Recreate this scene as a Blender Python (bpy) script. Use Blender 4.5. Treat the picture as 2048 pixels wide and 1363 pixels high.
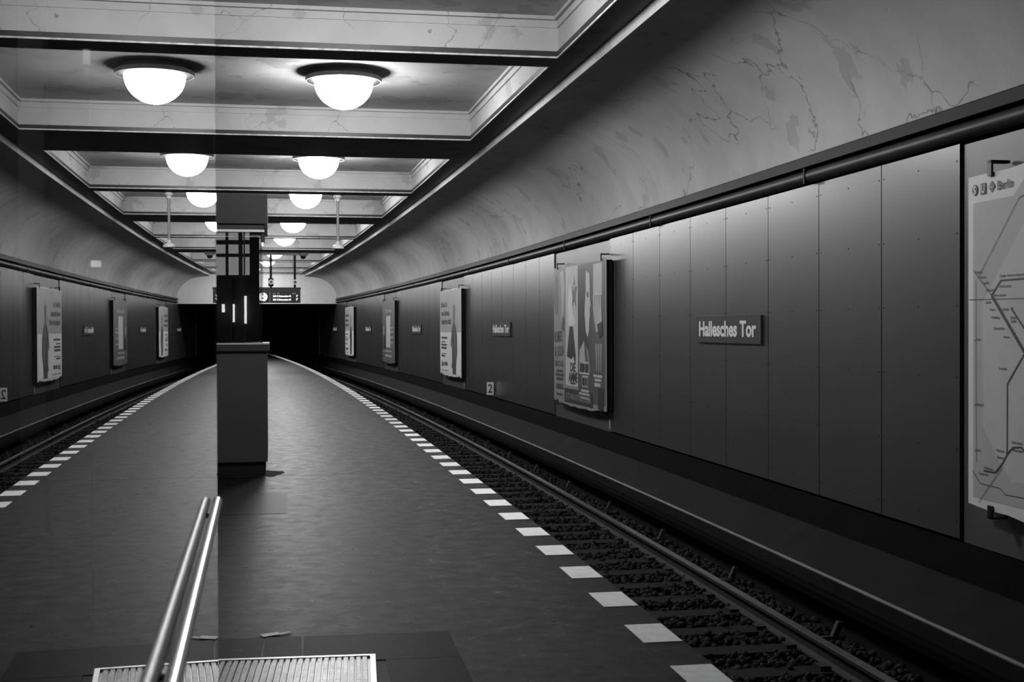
import bpy, bmesh, math, random
import numpy as np
from mathutils import Vector

random.seed(7); rng = np.random.default_rng(7)
for o in list(bpy.data.objects): bpy.data.objects.remove(o)
scene = bpy.context.scene
COL = scene.collection

# ------------------------------------------------------------------ camera, light, exposure
H = 1.443                                   # eye height above the platform
FPX = 2572.67
cd = bpy.data.cameras.new('camera'); cam = bpy.data.objects.new('camera', cd); COL.objects.link(cam)
cd.sensor_width = 36.0; cd.lens = 36.0 * FPX / 2048.0
cd.clip_start = 0.02; cd.clip_end = 300
PITCH = -math.atan((681.5 - 655.75) / FPX); ROLL = -0.0033
cam.location = (0, 0, H)
cam.rotation_mode = 'XYZ'
from mathutils import Matrix
cam.matrix_world = Matrix.Translation((0, 0, H)) @ Matrix.Rotation(math.pi / 2 + PITCH, 4, 'X') @ Matrix.Rotation(ROLL, 4, 'Z')
cd.dof.use_dof = True; cd.dof.focus_distance = 13.0; cd.dof.aperture_fstop = 9.0
scene.camera = cam
w = bpy.data.worlds.new('underground_dark'); scene.world = w; w.use_nodes = True
w.node_tree.nodes['Background'].inputs[0].default_value = (0, 0, 0, 1)
w.node_tree.nodes['Background'].inputs[1].default_value = 0
scene.view_settings.view_transform = 'Standard'; scene.view_settings.look = 'None'
scene.view_settings.exposure = 0.0; scene.view_settings.gamma = 1.0
scene.view_settings.use_curve_mapping = False
cy = scene.cycles
cy.max_bounces = 10; cy.diffuse_bounces = 5; cy.glossy_bounces = 6; cy.transmission_bounces = 8
cy.caustics_reflective = False; cy.caustics_refractive = False
cy.sample_clamp_indirect = 4.0
LAMP = 92.0                                 # radiance of the dome lamps

# ------------------------------------------------------------------ materials
MATS = {}
def mat(name, v, rough=0.6, var=0.0, scale=4.0, bump=0.0, bscale=60.0, metal=0.0, spec=0.5, detail=4.0, stretch=None, cracks=None, dirt=None, rvar=0.0):
    if name in MATS: return MATS[name]
    m = bpy.data.materials.new(name); m.use_nodes = True; MATS[name] = m
    nt = m.node_tree; N = nt.nodes; L = nt.links; b = N['Principled BSDF']
    b.inputs['Roughness'].default_value = rough; b.inputs['Metallic'].default_value = metal
    b.inputs['Specular IOR Level'].default_value = spec
    tc = N.new('ShaderNodeTexCoord'); vec = tc.outputs['Object']
    if stretch:
        mp = N.new('ShaderNodeMapping'); mp.inputs['Scale'].default_value = stretch
        L.new(vec, mp.inputs['Vector']); vec = mp.outputs['Vector']
    n = N.new('ShaderNodeTexNoise'); n.inputs['Scale'].default_value = scale; n.inputs['Detail'].default_value = detail
    n.inputs['Roughness'].default_value = 0.6
    L.new(vec, n.inputs['Vector'])
    r = N.new('ShaderNodeMapRange'); r.inputs['From Min'].default_value = 0.3; r.inputs['From Max'].default_value = 0.7
    r.inputs['To Min'].default_value = v * (1 - var); r.inputs['To Max'].default_value = v * (1 + var)
    L.new(n.outputs['Fac'], r.inputs['Value'])
    val = r.outputs['Result']
    if dirt:                                # patches where a paint layer has come off: (scale, threshold, factor)
        n2 = N.new('ShaderNodeTexNoise'); n2.inputs['Scale'].default_value = dirt[0]; n2.inputs['Detail'].default_value = 6; n2.inputs['Roughness'].default_value = 0.55
        L.new(vec, n2.inputs['Vector'])
        st = N.new('ShaderNodeMapRange'); st.inputs['From Min'].default_value = dirt[1]; st.inputs['From Max'].default_value = dirt[1] + 0.015
        st.inputs['To Min'].default_value = 1; st.inputs['To Max'].default_value = dirt[2]
        L.new(n2.outputs['Fac'], st.inputs['Value'])
        mu = N.new('ShaderNodeMath'); mu.operation = 'MULTIPLY'; L.new(val, mu.inputs[0]); L.new(st.outputs['Result'], mu.inputs[1]); val = mu.outputs[0]
    if cracks:                              # (scale, width)
        nd = N.new('ShaderNodeTexNoise'); nd.inputs['Scale'].default_value = 2.5; nd.inputs['Detail'].default_value = 5
        L.new(vec, nd.inputs['Vector'])
        mx = N.new('ShaderNodeMixRGB'); mx.blend_type = 'ADD'; mx.inputs['Fac'].default_value = 0.55
        L.new(vec, mx.inputs['Color1']); L.new(nd.outputs['Color'], mx.inputs['Color2'])
        vo = N.new('ShaderNodeTexVoronoi'); vo.feature = 'DISTANCE_TO_EDGE'; vo.inputs['Scale'].default_value = cracks[0]
        L.new(mx.outputs['Color'], vo.inputs['Vector'])
        cr = N.new('ShaderNodeMapRange'); cr.inputs['From Min'].default_value = 0; cr.inputs['From Max'].default_value = cracks[1]
        cr.inputs['To Min'].default_value = 0.35; cr.inputs['To Max'].default_value = 1
        L.new(vo.outputs['Distance'], cr.inputs['Value'])
        ng = N.new('ShaderNodeTexNoise'); ng.inputs['Scale'].default_value = 0.9; L.new(vec, ng.inputs['Vector'])
        gate = N.new('ShaderNodeMapRange'); gate.inputs['From Min'].default_value = 0.43; gate.inputs['From Max'].default_value = 0.52
        L.new(ng.outputs['Fac'], gate.inputs['Value'])
        mm = N.new('ShaderNodeMix'); mm.data_type = 'FLOAT'; mm.inputs[2].default_value = 1.0
        L.new(gate.outputs['Result'], mm.inputs[0]); L.new(cr.outputs['Result'], mm.inputs[3])
        mu = N.new('ShaderNodeMath'); mu.operation = 'MULTIPLY'; L.new(val, mu.inputs[0]); L.new(mm.outputs[0], mu.inputs[1]); val = mu.outputs[0]
    cc = N.new('ShaderNodeCombineColor')
    for i in range(3): L.new(val, cc.inputs[i])
    L.new(cc.outputs['Color'], b.inputs['Base Color'])
    if rvar:
        nr = N.new('ShaderNodeTexNoise'); nr.inputs['Scale'].default_value = 7.0; nr.inputs['Detail'].default_value = 9; nr.inputs['Roughness'].default_value = 0.68
        L.new(vec, nr.inputs['Vector'])
        rr = N.new('ShaderNodeMapRange'); rr.inputs['From Min'].default_value = 0.3; rr.inputs['From Max'].default_value = 0.7
        rr.inputs['To Min'].default_value = rough * (1 - rvar); rr.inputs['To Max'].default_value = rough * (1 + rvar)
        L.new(nr.outputs['Fac'], rr.inputs['Value']); L.new(rr.outputs['Result'], b.inputs['Roughness'])
    if bump:
        nb = N.new('ShaderNodeTexNoise'); nb.inputs['Scale'].default_value = bscale; nb.inputs['Detail'].default_value = 4
        L.new(tc.outputs['Object'], nb.inputs['Vector'])
        bp = N.new('ShaderNodeBump'); bp.inputs['Strength'].default_value = bump; bp.inputs['Distance'].default_value = 0.01
        L.new(nb.outputs['Fac'], bp.inputs['Height']); L.new(bp.outputs['Normal'], b.inputs['Normal'])
    return m
def emis(name, v, base=0.8):
    m = bpy.data.materials.new(name); m.use_nodes = True; b = m.node_tree.nodes['Principled BSDF']
    b.inputs['Base Color'].default_value = (base, base, base, 1); b.inputs['Emission Color'].default_value = (1, 1, 1, 1)
    b.inputs['Emission Strength'].default_value = v; b.inputs['Roughness'].default_value = 0.4
    MATS[name] = m; return m
def glassmat(name, tint=1.0):
    m = bpy.data.materials.new(name); m.use_nodes = True; b = m.node_tree.nodes['Principled BSDF']
    b.inputs['Transmission Weight'].default_value = 1; b.inputs['Roughness'].default_value = 0.0; b.inputs['IOR'].default_value = 1.5
    b.inputs['Base Color'].default_value = (tint, tint, tint, 1); MATS[name] = m; return m

mat('asphalt', 0.0045, rough=0.33, var=0.6, scale=6, bump=0.45, bscale=330, spec=0.022, detail=10, rvar=0.28)
mat('asphalt_patch', 0.003, rough=0.36, var=0.2, scale=5, bump=0.45, bscale=330, spec=0.02, detail=8)
mat('stain_dark', 0.002, rough=0.75, spec=0.02, var=0.3)
mat('joint_filler', 0.02, rough=0.8)
mat('stone_slab', 0.008, spec=0.02, rough=0.55, var=0.5, scale=30, bump=0.1, bscale=80, detail=8, dirt=(11, 0.66, 3.0))
mat('edge_paint', 0.92, rough=0.7, var=0.12, scale=14, bump=0.2, bscale=120, detail=8)
mat('plaster', 0.49, rough=0.75, var=0.11, scale=1.6, bump=0.08, bscale=40, detail=8, dirt=(1.3, 0.6, 0.8), cracks=(0.8, 0.004))
mat('plaster_peeling', 0.45, rough=0.75, var=0.14, scale=1.4, bump=0.2, bscale=30, detail=9, dirt=(1.3, 0.56, 0.78))
mat('plaster_vault', 0.46, rough=0.8, var=0.12, scale=1.2, bump=0.2, bscale=22, detail=9, cracks=(0.8, 0.008), dirt=(1.9, 0.62, 0.8))
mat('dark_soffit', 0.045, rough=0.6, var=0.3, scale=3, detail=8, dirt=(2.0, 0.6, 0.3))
mat('dark_steel', 0.03, rough=0.45, var=0.3, scale=8)
mat('bead_highlight', 0.6, rough=0.5, var=0.4, scale=9, detail=8)
mat('panel_metal', 0.057, rough=0.3, var=0.07, scale=1.5, bump=0.02, bscale=6, spec=0.7, stretch=(1, 1, 0.35))
mat('board_metal', 0.085, rough=0.38, var=0.15, scale=1.2, spec=0.6, detail=7)
mat('wall_concrete', 0.006, spec=0.06, rough=0.85, var=0.35, scale=2.0, bump=0.3, bscale=30, detail=9)
mat('ledge_concrete', 0.010, spec=0.08, rough=0.8, var=0.35, scale=2.5, bump=0.3, bscale=30, detail=9)
mat('ledge_highlight', 0.06, rough=0.6, var=0.6, scale=3, detail=8)
mat('trim_dark', 0.014, spec=0.08, rough=0.5, var=0.25, scale=3, detail=7)
mat('trim_round', 0.028, spec=0.2, rough=0.42, var=0.45, scale=5, detail=8, stretch=(1, 1, 3))
mat('screw_black', 0.015, rough=0.5)
mat('sign_dark', 0.035, rough=0.5, var=0.08, spec=0.2)
mat('sign_white', 0.75, rough=0.5)
mat('plate_white', 0.92, rough=0.55, var=0.1)
mat('ink', 0.02, rough=0.6)
mat('rim_dark', 0.008, rough=0.7, spec=0.1)
mat('lamp_metal', 0.22, rough=0.5, var=0.2, scale=12, bump=0.05)
mat('lamp_base', 0.14, rough=0.6)
mat('kiosk_paint', 0.045, rough=0.55, var=0.05)
mat('kiosk_roof', 0.022, rough=0.6)
mat('plaster_end', 0.85, rough=0.8, var=0.05)
mat('kiosk_dark', 0.03, rough=0.5)
mat('kiosk_ledge', 0.42, rough=0.5, var=0.1)
mat('cover_black', 0.004, rough=0.9, spec=0.02)
mat('black_plastic', 0.015, rough=0.35)
mat('grey_metal', 0.25, rough=0.4, var=0.1)
mat('white_metal', 0.6, rough=0.45)
mat('steel_bright', 0.62, rough=0.22, metal=1.0, var=0.04)
mat('rail_steel', 0.3, rough=0.28, metal=0.9, var=0.2, scale=10)
mat('rail_rust', 0.01, rough=0.7, var=0.3, scale=10)
mat('sleeper_wood', 0.01, spec=0.15, rough=0.8, var=0.4, scale=10, bump=0.3)
mat('ballast', 0.012, spec=0.15, rough=0.75, var=0.6, scale=12, detail=3)
mat('trackbed_dirt', 0.008, spec=0.15, rough=0.95, var=0.4)
mat('enclosure_dark', 0.018, rough=0.6)
mat('enclosure_frame', 0.6, rough=0.4)
mat('grating_steel', 0.42, rough=0.38, metal=0.85, var=0.2, scale=20)
mat('paper_white', 0.95, rough=0.8)
for k, v in (('p08', .04), ('p15', .1), ('p22', .18), ('p30', .3), ('p40', .5), ('p50', .6), ('p60', .8), ('p72', .95)):
    mat('print_' + k, v, rough=0.45, var=0.06, scale=3, spec=0.25)
glassmat('clear_glass'); glassmat('kiosk_glass', 0.8)
emis('lamp_globe', LAMP); emis('board_text', 1.6); emis('clock_face', 1.0)

# ------------------------------------------------------------------ geometry of the place: two gently curving axes
def curve_fn(psi0, k, k1):
    S = np.linspace(-20, 110, 13001); psi = psi0 - k * S - k1 * S * S / 2
    ds = S[1] - S[0]
    u = np.concatenate([[0], np.cumsum((np.sin(psi[1:]) + np.sin(psi[:-1])) / 2 * ds)])
    d = np.concatenate([[0], np.cumsum((np.cos(psi[1:]) + np.cos(psi[:-1])) / 2 * ds)])
    i0 = 2000; u -= u[i0]; d -= d[i0]
    def f(s, o, z):
        p = psi0 - k * s - k1 * s * s / 2
        return Vector((np.interp(s, S, u) + o * math.cos(p), np.interp(s, S, d) - o * math.sin(p), z))
    return f
W = curve_fn(-.1584, 1.566e-3, -.9081e-5)      # track, platform, wall
C = curve_fn(-.1655, 1.193e-3, 0.0)           # ceiling

class MB:
    def __init__(self): self.v = []; self.f = []
    def hexa(self, p):                      # 8 corners: bottom 4 ccw, top 4 ccw
        n = len(self.v); self.v += [tuple(q) for q in p]
        self.f += [tuple(n + i for i in q) for q in ((3, 2, 1, 0), (4, 5, 6, 7), (0, 1, 5, 4), (1, 2, 6, 5), (2, 3, 7, 6), (3, 0, 4, 7))]
        return self
    def sbox(self, fn, s0, s1, o0, o1, z0, z1):   # box along a curve
        return self.hexa([fn(s0, o0, z0), fn(s0, o1, z0), fn(s1, o1, z0), fn(s1, o0, z0), fn(s0, o0, z1), fn(s0, o1, z1), fn(s1, o1, z1), fn(s1, o0, z1)])
    def sweep(self, fn, prof, s0, s1, ds=1.0):    # closed profile [(o,z)]
        n = max(1, int(math.ceil((s1 - s0) / ds))); b = len(self.v); m = len(prof)
        for i in range(n + 1):
            s = s0 + (s1 - s0) * i / n
            self.v += [tuple(fn(s, o, z)) for o, z in prof]
        for i in range(n):
            for j in range(m):
                a = b + i * m + j; c = b + i * m + (j + 1) % m
                self.f.append((a, c, c + m, a + m))
        self.f.append(tuple(b + j for j in reversed(range(m)))); self.f.append(tuple(b + n * m + j for j in range(m)))
        return self
    def tube(self, p0, p1, r0, r1=None, n=12, caps=True):
        r1 = r0 if r1 is None else r1
        p0 = Vector(p0); p1 = Vector(p1); t = (p1 - p0).normalized()
        a = t.orthogonal().normalized(); c = t.cross(a); b = len(self.v)
        for p, r in ((p0, r0), (p1, r1)):
            for i in range(n):
                th = 2 * math.pi * i / n; self.v.append(tuple(p + (a * math.cos(th) + c * math.sin(th)) * r))
        for i in range(n): self.f.append((b + i, b + (i + 1) % n, b + n + (i + 1) % n, b + n + i))
        if caps: self.f += [tuple(b + i for i in reversed(range(n))), tuple(b + n + i for i in range(n))]
        return self
    def lathe(self, c, prof, n=32):         # profile [(r,z)] about a vertical axis at c
        b = len(self.v); c = Vector(c); m = len(prof)
        for i in range(n):
            th = 2 * math.pi * i / n
            for r, z in prof: self.v.append((c.x + r * math.cos(th), c.y + r * math.sin(th), c.z + z))
        for i in range(n):
            for j in range(m - 1):
                a = b + i * m + j; d = b + ((i + 1) % n) * m + j
                self.f.append((a, d, d + 1, a + 1))
        return self
    def poly(self, pts):
        n = len(self.v); self.v += [tuple(p) for p in pts]; self.f.append(tuple(range(n, n + len(pts)))); return self
    def build(self, name, m, parent=None, smooth=False, fix=True):
        me = bpy.data.meshes.new(name)
        off = parent_loc(parent)
        me.from_pydata([(v[0] - off.x, v[1] - off.y, v[2] - off.z) for v in self.v], [], self.f)
        if fix:
            bm = bmesh.new(); bm.from_mesh(me); bmesh.ops.recalc_face_normals(bm, faces=bm.faces); bm.to_mesh(me); bm.free()
        me.materials.append(MATS[m])
        if smooth:
            for p in me.polygons: p.use_smooth = True
            try: me.set_sharp_from_angle(angle=math.radians(40))
            except Exception: pass
        o = bpy.data.objects.new(name, me); COL.objects.link(o)
        if parent: o.parent = parent
        return o
def parent_loc(p):
    v = Vector((0, 0, 0))
    while p is not None: v = v + p.location; p = p.parent
    return v
def tag(o, label, cat, group=None):
    o['label'] = label; o['category'] = cat
    if group: o['group'] = group
    return o
def struct(o, label=None):
    o['kind'] = 'structure'
    if label: o['label'] = label
    return o
def thing(name, label, cat, loc, group=None):
    e = bpy.data.objects.new(name, None); COL.objects.link(e); e.location = loc; e.empty_display_size = 0.1
    return tag(e, label, cat, group)

# flat frames for signs and posters
class Fr:
    def __init__(self, origin, ex, ey, en): self.o = Vector(origin); self.ex = Vector(ex).normalized(); self.ey = Vector(ey).normalized(); self.en = Vector(en).normalized()
    def p(self, x, y, t=0.0): return self.o + self.ex * x + self.ey * y + self.en * t
    def box(self, mb, x0, x1, y0, y1, t0, t1):
        return mb.hexa([self.p(x0, y0, t0), self.p(x1, y0, t0), self.p(x1, y0, t1), self.p(x0, y0, t1), self.p(x0, y1, t0), self.p(x1, y1, t0), self.p(x1, y1, t1), self.p(x0, y1, t1)])
def text_geo(txt, size=1.0, xs=1.0, bold=0.0, extrude=0.0, align='LEFT'):
    cu = bpy.data.curves.new('t', 'FONT'); cu.body = txt; cu.size = size; cu.align_x = align; cu.resolution_u = 3
    cu.offset = bold * size; cu.extrude = extrude
    ob = bpy.data.objects.new('t', cu); COL.objects.link(ob)
    dg = bpy.context.evaluated_depsgraph_get(); ev = ob.evaluated_get(dg); me = ev.to_mesh()
    V = [(v.co.x * xs, v.co.y, v.co.z) for v in me.vertices]; Fc = [tuple(p.vertices) for p in me.polygons]
    ev.to_mesh_clear(); bpy.data.objects.remove(ob); bpy.data.curves.remove(cu)
    return V, Fc
def add_text(mb, fr, txt, x, y, size, t, xs=1.0, bold=0.0, extrude=0.0, align='LEFT', width=None, rot=0.0):
    V, Fc = text_geo(txt, size, xs, bold, extrude, align)
    if width:
        x0 = min(v[0] for v in V); x1 = max(v[0] for v in V); k = width / (x1 - x0); V = [((v[0] - x0) * k, v[1], v[2]) for v in V]
    n = len(mb.v); c, s_ = math.cos(rot), math.sin(rot)
    mb.v += [tuple(fr.p(x + v[0] * c - v[1] * s_, y + v[0] * s_ + v[1] * c, t + v[2])) for v in V]
    mb.f += [tuple(n + i for i in q) for q in Fc]
    return mb
def wall_frame(s_far, s_near, o, z0):       # looked at from the platform: x runs from the far end to the near end
    a = W(s_far, o, z0); b = W(s_near, o, z0); ex = (b - a).normalized(); ey = Vector((0, 0, 1))
    en = ex.cross(ey); cen = W((s_far + s_near) / 2, 0, z0)
    if en.dot(cen - a) < 0: en = -en
    return Fr(a, ex, ey, en), (b - a).length

# ================================================================== STRUCTURE
CEN = -0.35                                  # platform centre line
OE = 1.73; OEL = 2 * CEN - OE
OW = 4.752; OWL = 2 * CEN - OW
floor = struct(MB().sweep(W, [(OEL, -1.25), (OE, -1.25), (OE, 0), (OEL, 0)], -8, 78, 1.5).build('floor', 'asphalt'), 'dark asphalt platform floor')
MB().sweep(W, [(OE - .002, -.16), (OE + .012, -.16), (OE + .012, -.004), (OE - .002, -.004)], -8, 78, 1.5).build('edge_strip', 'asphalt_patch', floor)
i = 0; s = 5.692 - .767 * 4
while s < 76:
    MB().sbox(W, s, s + .356, 1.543, 1.727, -.002, .003).build('edge_marking', 'edge_paint', floor); s += .767
MB().sbox(W, 10.2, 11.5, -.61, -.075, -.002, .002).build('asphalt_patch', 'asphalt_patch', floor)
MB().sbox(W, 12.865, 12.873, -2.4, 1.53, -.002, .0012).build('expansion_joint', 'joint_filler', floor)
MB().sbox(W, 19.4, 19.408, -2.4, .1, -.002, .0012).build('expansion_joint', 'joint_filler', floor)
st_ = []
for i in range(22):
    a = 2 * math.pi * i / 22; r = 1 + .22 * math.sin(3 * a + 1) + random.uniform(-.15, .15)
    st_.append(tuple(W(13.08 + .28 * r * math.sin(a), -.215 + .11 * r * math.cos(a), .0012)))
MB().poly(st_).build('damp_stain', 'stain_dark', floor)
# stone slabs round the metal mat
def gbox(mb, p, ex, ey, x0, x1, y0, y1, z0, z1):
    q = lambda x, y, z: (p[0] + ex[0] * x + ey[0] * y, p[1] + ex[1] * x + ey[1] * y, z)
    return mb.hexa([q(x0, y0, z0), q(x1, y0, z0), q(x1, y1, z0), q(x0, y1, z0), q(x0, y0, z1), q(x1, y0, z1), q(x1, y1, z1), q(x0, y1, z1)])
SX = Vector((1.064, .143)).normalized(); SY = Vector((-.135, .862)).normalized(); SP = (-.302, 6.109)
xs = [-2.6, -1.85, -1.12, -.865, -.69, 0.0]
for a, b in zip(xs[:-1], xs[1:]): gbox(MB(), SP, SX, SY, a + .004, b - .004, -.48, 0, -.002, .003).build('stone_slab', 'stone_slab', floor)
for a, b in ((-.96, -.484), (-1.5, -.964)): gbox(MB(), SP, SX, SY, -.33, 0, a, b, -.002, .003).build('stone_slab', 'stone_slab', floor)

# trackbeds
tb = struct(MB().sweep(W, [(OE - .3, -1.6), (OW + .4, -1.6), (OW + .4, -1.12), (OE - .3, -1.12)], -6, 95, 2).build('trackbed_right', 'trackbed_dirt'), 'dark trackbed beside the platform')
struct(MB().sweep(W, [(OWL - .4, -1.6), (OEL + .3, -1.6), (OEL + .3, -1.12), (OWL - .4, -1.12)], -6, 95, 2).build('trackbed_left', 'trackbed_dirt'), 'dark trackbed on the far side')

# right wall: backing, panels, boards
WP = 1.25; S0 = 8.66
wr = struct(MB().sweep(W, [(OW + .05, -1.3), (OW + .4, -1.3), (OW + .4, 3.1), (OW + .05, 3.1)], -6, 95, 1.5).build('wall_right', 'wall_concrete'), 'metal-panelled side wall along the track')
MB().sweep(W, [(OW + .02, -.42), (OW + .06, -.42), (OW + .06, -.13), (OW + .02, -.13)], -6, 95, 1.5).build('plinth_band', 'wall_concrete', wr)
MB().sweep(W, [(4.46, -1.3), (4.80, -1.3), (4.80, -.41), (4.77, -.41), (4.462, -.672), (4.45, -.69)], -6, 95, 1.5).build('concrete_ledge', 'ledge_concrete', wr)
MB().sweep(W, [(4.449, -.694), (4.466, -.69), (4.466, -.667), (4.460, -.669), (4.4485, -.684)], -6, 95, 1.0).build('ledge_edge', 'ledge_highlight', wr)  # lighter strip paints in the highlight along the ledge's front edge
ZB, ZT = -.102, 2.769
pan = []; boards = []
k = -3
while True:
    base = S0 + k * 11 * WP
    if base > 82: break
    for j in range(8): pan.append((base + j * WP, base + (j + 1) * WP))
    boards.append((base + 8 * WP, base + 11 * WP)); k += 1
for a, b in pan:
    if b < 2.0 or a > 80: continue
    p = MB().sbox(W, a + .007, b - .007, OW, OW + .035, ZB, ZT).build('wall_panel', 'panel_metal', wr)
    if a < 34:
        mb = MB(); n_r = 6
        for si in (a + .045, (a + b) / 2, b - .045):
            for q in range(n_r):
                z = ZB + .12 + (ZT - ZB - .24) * q / (n_r - 1)
                mb.tube(W(si, OW + .004, z), W(si, OW - .004, z), .009, .006, 6)
        mb.build('screw_set', 'screw_black', p)
for a, b in boards:
    if b < 2.0 or a > 80: continue
    p = MB().sbox(W, a + .02, b - .02, OW + .02, OW + .045, ZB - .02, ZT - .01).build('poster_board', 'board_metal', wr)
    MB().sbox(W, a + .03, a + .05, OW - .002, OW + .025, ZB + .03, ZB + .2).build('end_clip', 'white_metal', p)
# left wall (plain)
struct(MB().sweep(W, [(OWL - .4, -1.3), (OWL, -1.3), (OWL, 3.1), (OWL - .4, 3.1)], -6, 95, 1.5).build('wall_left', 'panel_metal'), 'side wall beyond the other track')

# cornice over the panels
t1 = struct(MB().sweep(W, [(OW - .07, 2.93), (OW + .1, 2.93), (OW + .1, 3.03), (OW - .06, 3.03), (OW - .07, 3.02)], -5, 68, 1).build('trim_1', 'trim_dark'), 'dark ledge moulding at the foot of the vault')
pr = [(OW - .015 + .062 * math.cos(t), 2.845 + .062 * math.sin(t)) for t in np.linspace(0, 2 * math.pi, 15)[:-1]]
t2 = struct(MB().sweep(W, pr, -5, 68, 1).build('trim_2', 'trim_round', smooth=True), 'dark round moulding above the wall panels')
for s in np.arange(6.3, 66, 5.0):
    MB().sbox(W, s, s + .03, OW - .083, OW + .03, 2.775, 2.915).build('pipe_bracket', 'trim_dark', t2)

# vault over the whole width
def vprof():
    pts = []
    for t in np.linspace(0, math.pi / 2, 15): pts.append((3.15 + 1.62 * math.cos(t), 3.02 + 1.23 * math.sin(t)))
    pts += [(3.13, 5.2)]
    r = pts + [(2 * CEN - o, z) for o, z in reversed(pts)]
    return r
inn = vprof(); out = [(OWL - .4, 3.02), (OWL - .4, 5.5), (OW + .4, 5.5), (OW + .4, 3.02)]
struct(MB().sweep(W, inn + out, -6, 68.4, 1.0).build('ceiling_vault', 'plaster_vault', smooth=True), 'peeling plaster vault over the tracks')
# end wall with the tunnel mouth, tunnel beyond
struct(MB().sbox(W, 68.2, 68.6, OWL - .4, OW + .4, 2.75, 5.5).build('wall_end', 'plaster_end'), 'pale end wall above the tunnel mouth')
struct(MB().sweep(W, [(OWL - .4, 2.75), (OW + .4, 2.75), (OW + .4, 3.0), (OWL - .4, 3.0)], 68.6, 95, 3).build('ceiling_tunnel', 'wall_concrete'), 'dark tunnel ceiling')
struct(MB().sbox(W, 95, 95.3, OWL - .4, OW + .4, -1.6, 3).build('wall_tunnel', 'wall_concrete'), 'dark end of the tunnel')

# coffered ceiling
ZS = 4.324; ZC = 4.746; OC = 2.861; OCL = 2 * CEN - OC  # ceiling numbers, lamps included, are an earlier fit scaled up about the camera
coffers = [(7.83, 13.40), (13.84, 19.46), (21.63, 27.22), (27.80, 33.29), (35.41, 41.12), (41.56, 47.27), (49.39, 55.61), (56.05, 62.05), (62.6, 68.0)]
SE = 68.2
cl = struct(MB().sweep(C, [(OCL - .2, ZC + .02), (OC + .2, ZC + .02), (OC + .2, ZC + .2), (OCL - .2, ZC + .2)], -6, SE, 2).build('ceiling', 'plaster'), 'coffered plaster ceiling over the platform')
def ring(mb, a, b, o0, o1, z0, z1, th):
    mb.sbox(C, a, a + th, o0, o1, z0, z1); mb.sbox(C, b - th, b, o0, o1, z0, z1)
    mb.sbox(C, a + th, b - th, o0, o0 + th, z0, z1); mb.sbox(C, a + th, b - th, o1 - th, o1, z0, z1); return mb
prev = -6.0
for a, b in coffers + [(SE, None)]:
    bm_ = MB().sbox(C, prev, a, OCL, OC, ZS, ZC + .04).build('cross_beam', 'plaster', cl)
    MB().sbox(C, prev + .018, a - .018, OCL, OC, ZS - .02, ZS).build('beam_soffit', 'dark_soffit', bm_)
    if b is None: break
    cp = MB().sbox(C, a - .05, b + .05, OCL - .05, OC + .05, ZC, ZC + .03).build('coffer_panel', 'plaster_peeling', cl)
    ring(MB(), a, b, OCL, OC, ZC - .12, ZC - .044, .018).build('lower_moulding', 'plaster', cp)
    ring(MB(), a, b, OCL, OC, ZC - .038, ZC + .001, .05).build('upper_moulding', 'plaster', cp)
    ring(MB(), a, b, OCL, OC, ZS + .003, ZS + .055, .018).build('edge_trim', 'dark_steel', cp)
    ring(MB(), a, b, OCL, OC, ZS - .018, ZS + .001, .015).build('lit_edge_bead', 'bead_highlight', cp)  # pale colour paints in the highlight on the coffer's lower edge
    prev = b
for sg, o0, o1, nm in ((1, OC, 3.175, 'a'), (-1, OCL, 2 * CEN - 3.175, 'b')):
    lo, hi = min(o0, o1), max(o0, o1)
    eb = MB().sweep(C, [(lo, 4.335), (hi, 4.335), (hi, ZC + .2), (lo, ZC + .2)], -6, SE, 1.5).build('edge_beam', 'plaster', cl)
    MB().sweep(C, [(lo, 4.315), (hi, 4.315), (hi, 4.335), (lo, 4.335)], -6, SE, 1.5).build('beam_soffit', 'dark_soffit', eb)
    L0, L1 = (3.175, 3.22) if sg > 0 else (2 * CEN - 3.22, 2 * CEN - 3.175)
    MB().sweep(C, [(L0, 4.20), (L1, 4.20), (L1, 4.95), (L0, 4.95)], -6, SE, 1.0).build('fascia', 'plaster', cl)

# ================================================================== LIFT ENCLOSURE WITH THE GLASS PANE BESIDE THE CAMERA
PG = -.1935; GT = Vector((math.sin(PG), math.cos(PG), 0)); GN = Vector((math.cos(PG), -math.sin(PG), 0))
def G(lam, off, z): v = GT * lam + GN * (-.10 + off); return Vector((v.x, v.y, z))
def gx(mb, l0, l1, o0, o1, z0, z1):
    return mb.hexa([G(l0, o0, z0), G(l0, o1, z0), G(l1, o1, z0), G(l1, o0, z0), G(l0, o0, z1), G(l0, o1, z1), G(l1, o1, z1), G(l1, o0, z1)])
enc = thing('lift_enclosure', 'glass lift enclosure at left whose clear pane mirrors the station', 'lift', G(1.0, -.75, 0))
gx(MB(), -1.2, 3.097, -.010, 0, .02, 3.3).build('glass_pane', 'clear_glass', enc)
gx(MB(), 3.12, 3.17, -1.5, -.014, 0, 3.3).build('end_blocker', 'enclosure_dark', enc)  # opaque walls and roof added to keep the view through the pane dark
gx(MB(), -1.25, 3.17, -1.55, -1.5, 0, 3.3).build('side_blocker', 'enclosure_dark', enc)
gx(MB(), -1.25, -1.2, -1.5, -.0, 0, 3.3).build('rear_blocker', 'enclosure_dark', enc)
gx(MB(), -1.25, 3.17, -1.55, 0, 3.3, 3.38).build('top_blocker', 'enclosure_dark', enc)
gx(MB(), 3.06, 3.12, -.44, -.385, .98, 2.25).build('door_post', 'enclosure_frame', enc)
gx(MB(), 3.08, 3.12, -.375, -.29, .4, 2.05).build('door_leaf', 'kiosk_paint', enc)
emis('lift_fill', 5.0); emis('dash_glow', 0.9); emis('streak_glow', 0.35)
gx(MB(), 2.3, 2.6, -1.0, -.7, 3.27, 3.3).build('fill_light', 'lift_fill', enc)  # out-of-view lamp added to brighten the frame behind the pane
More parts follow.
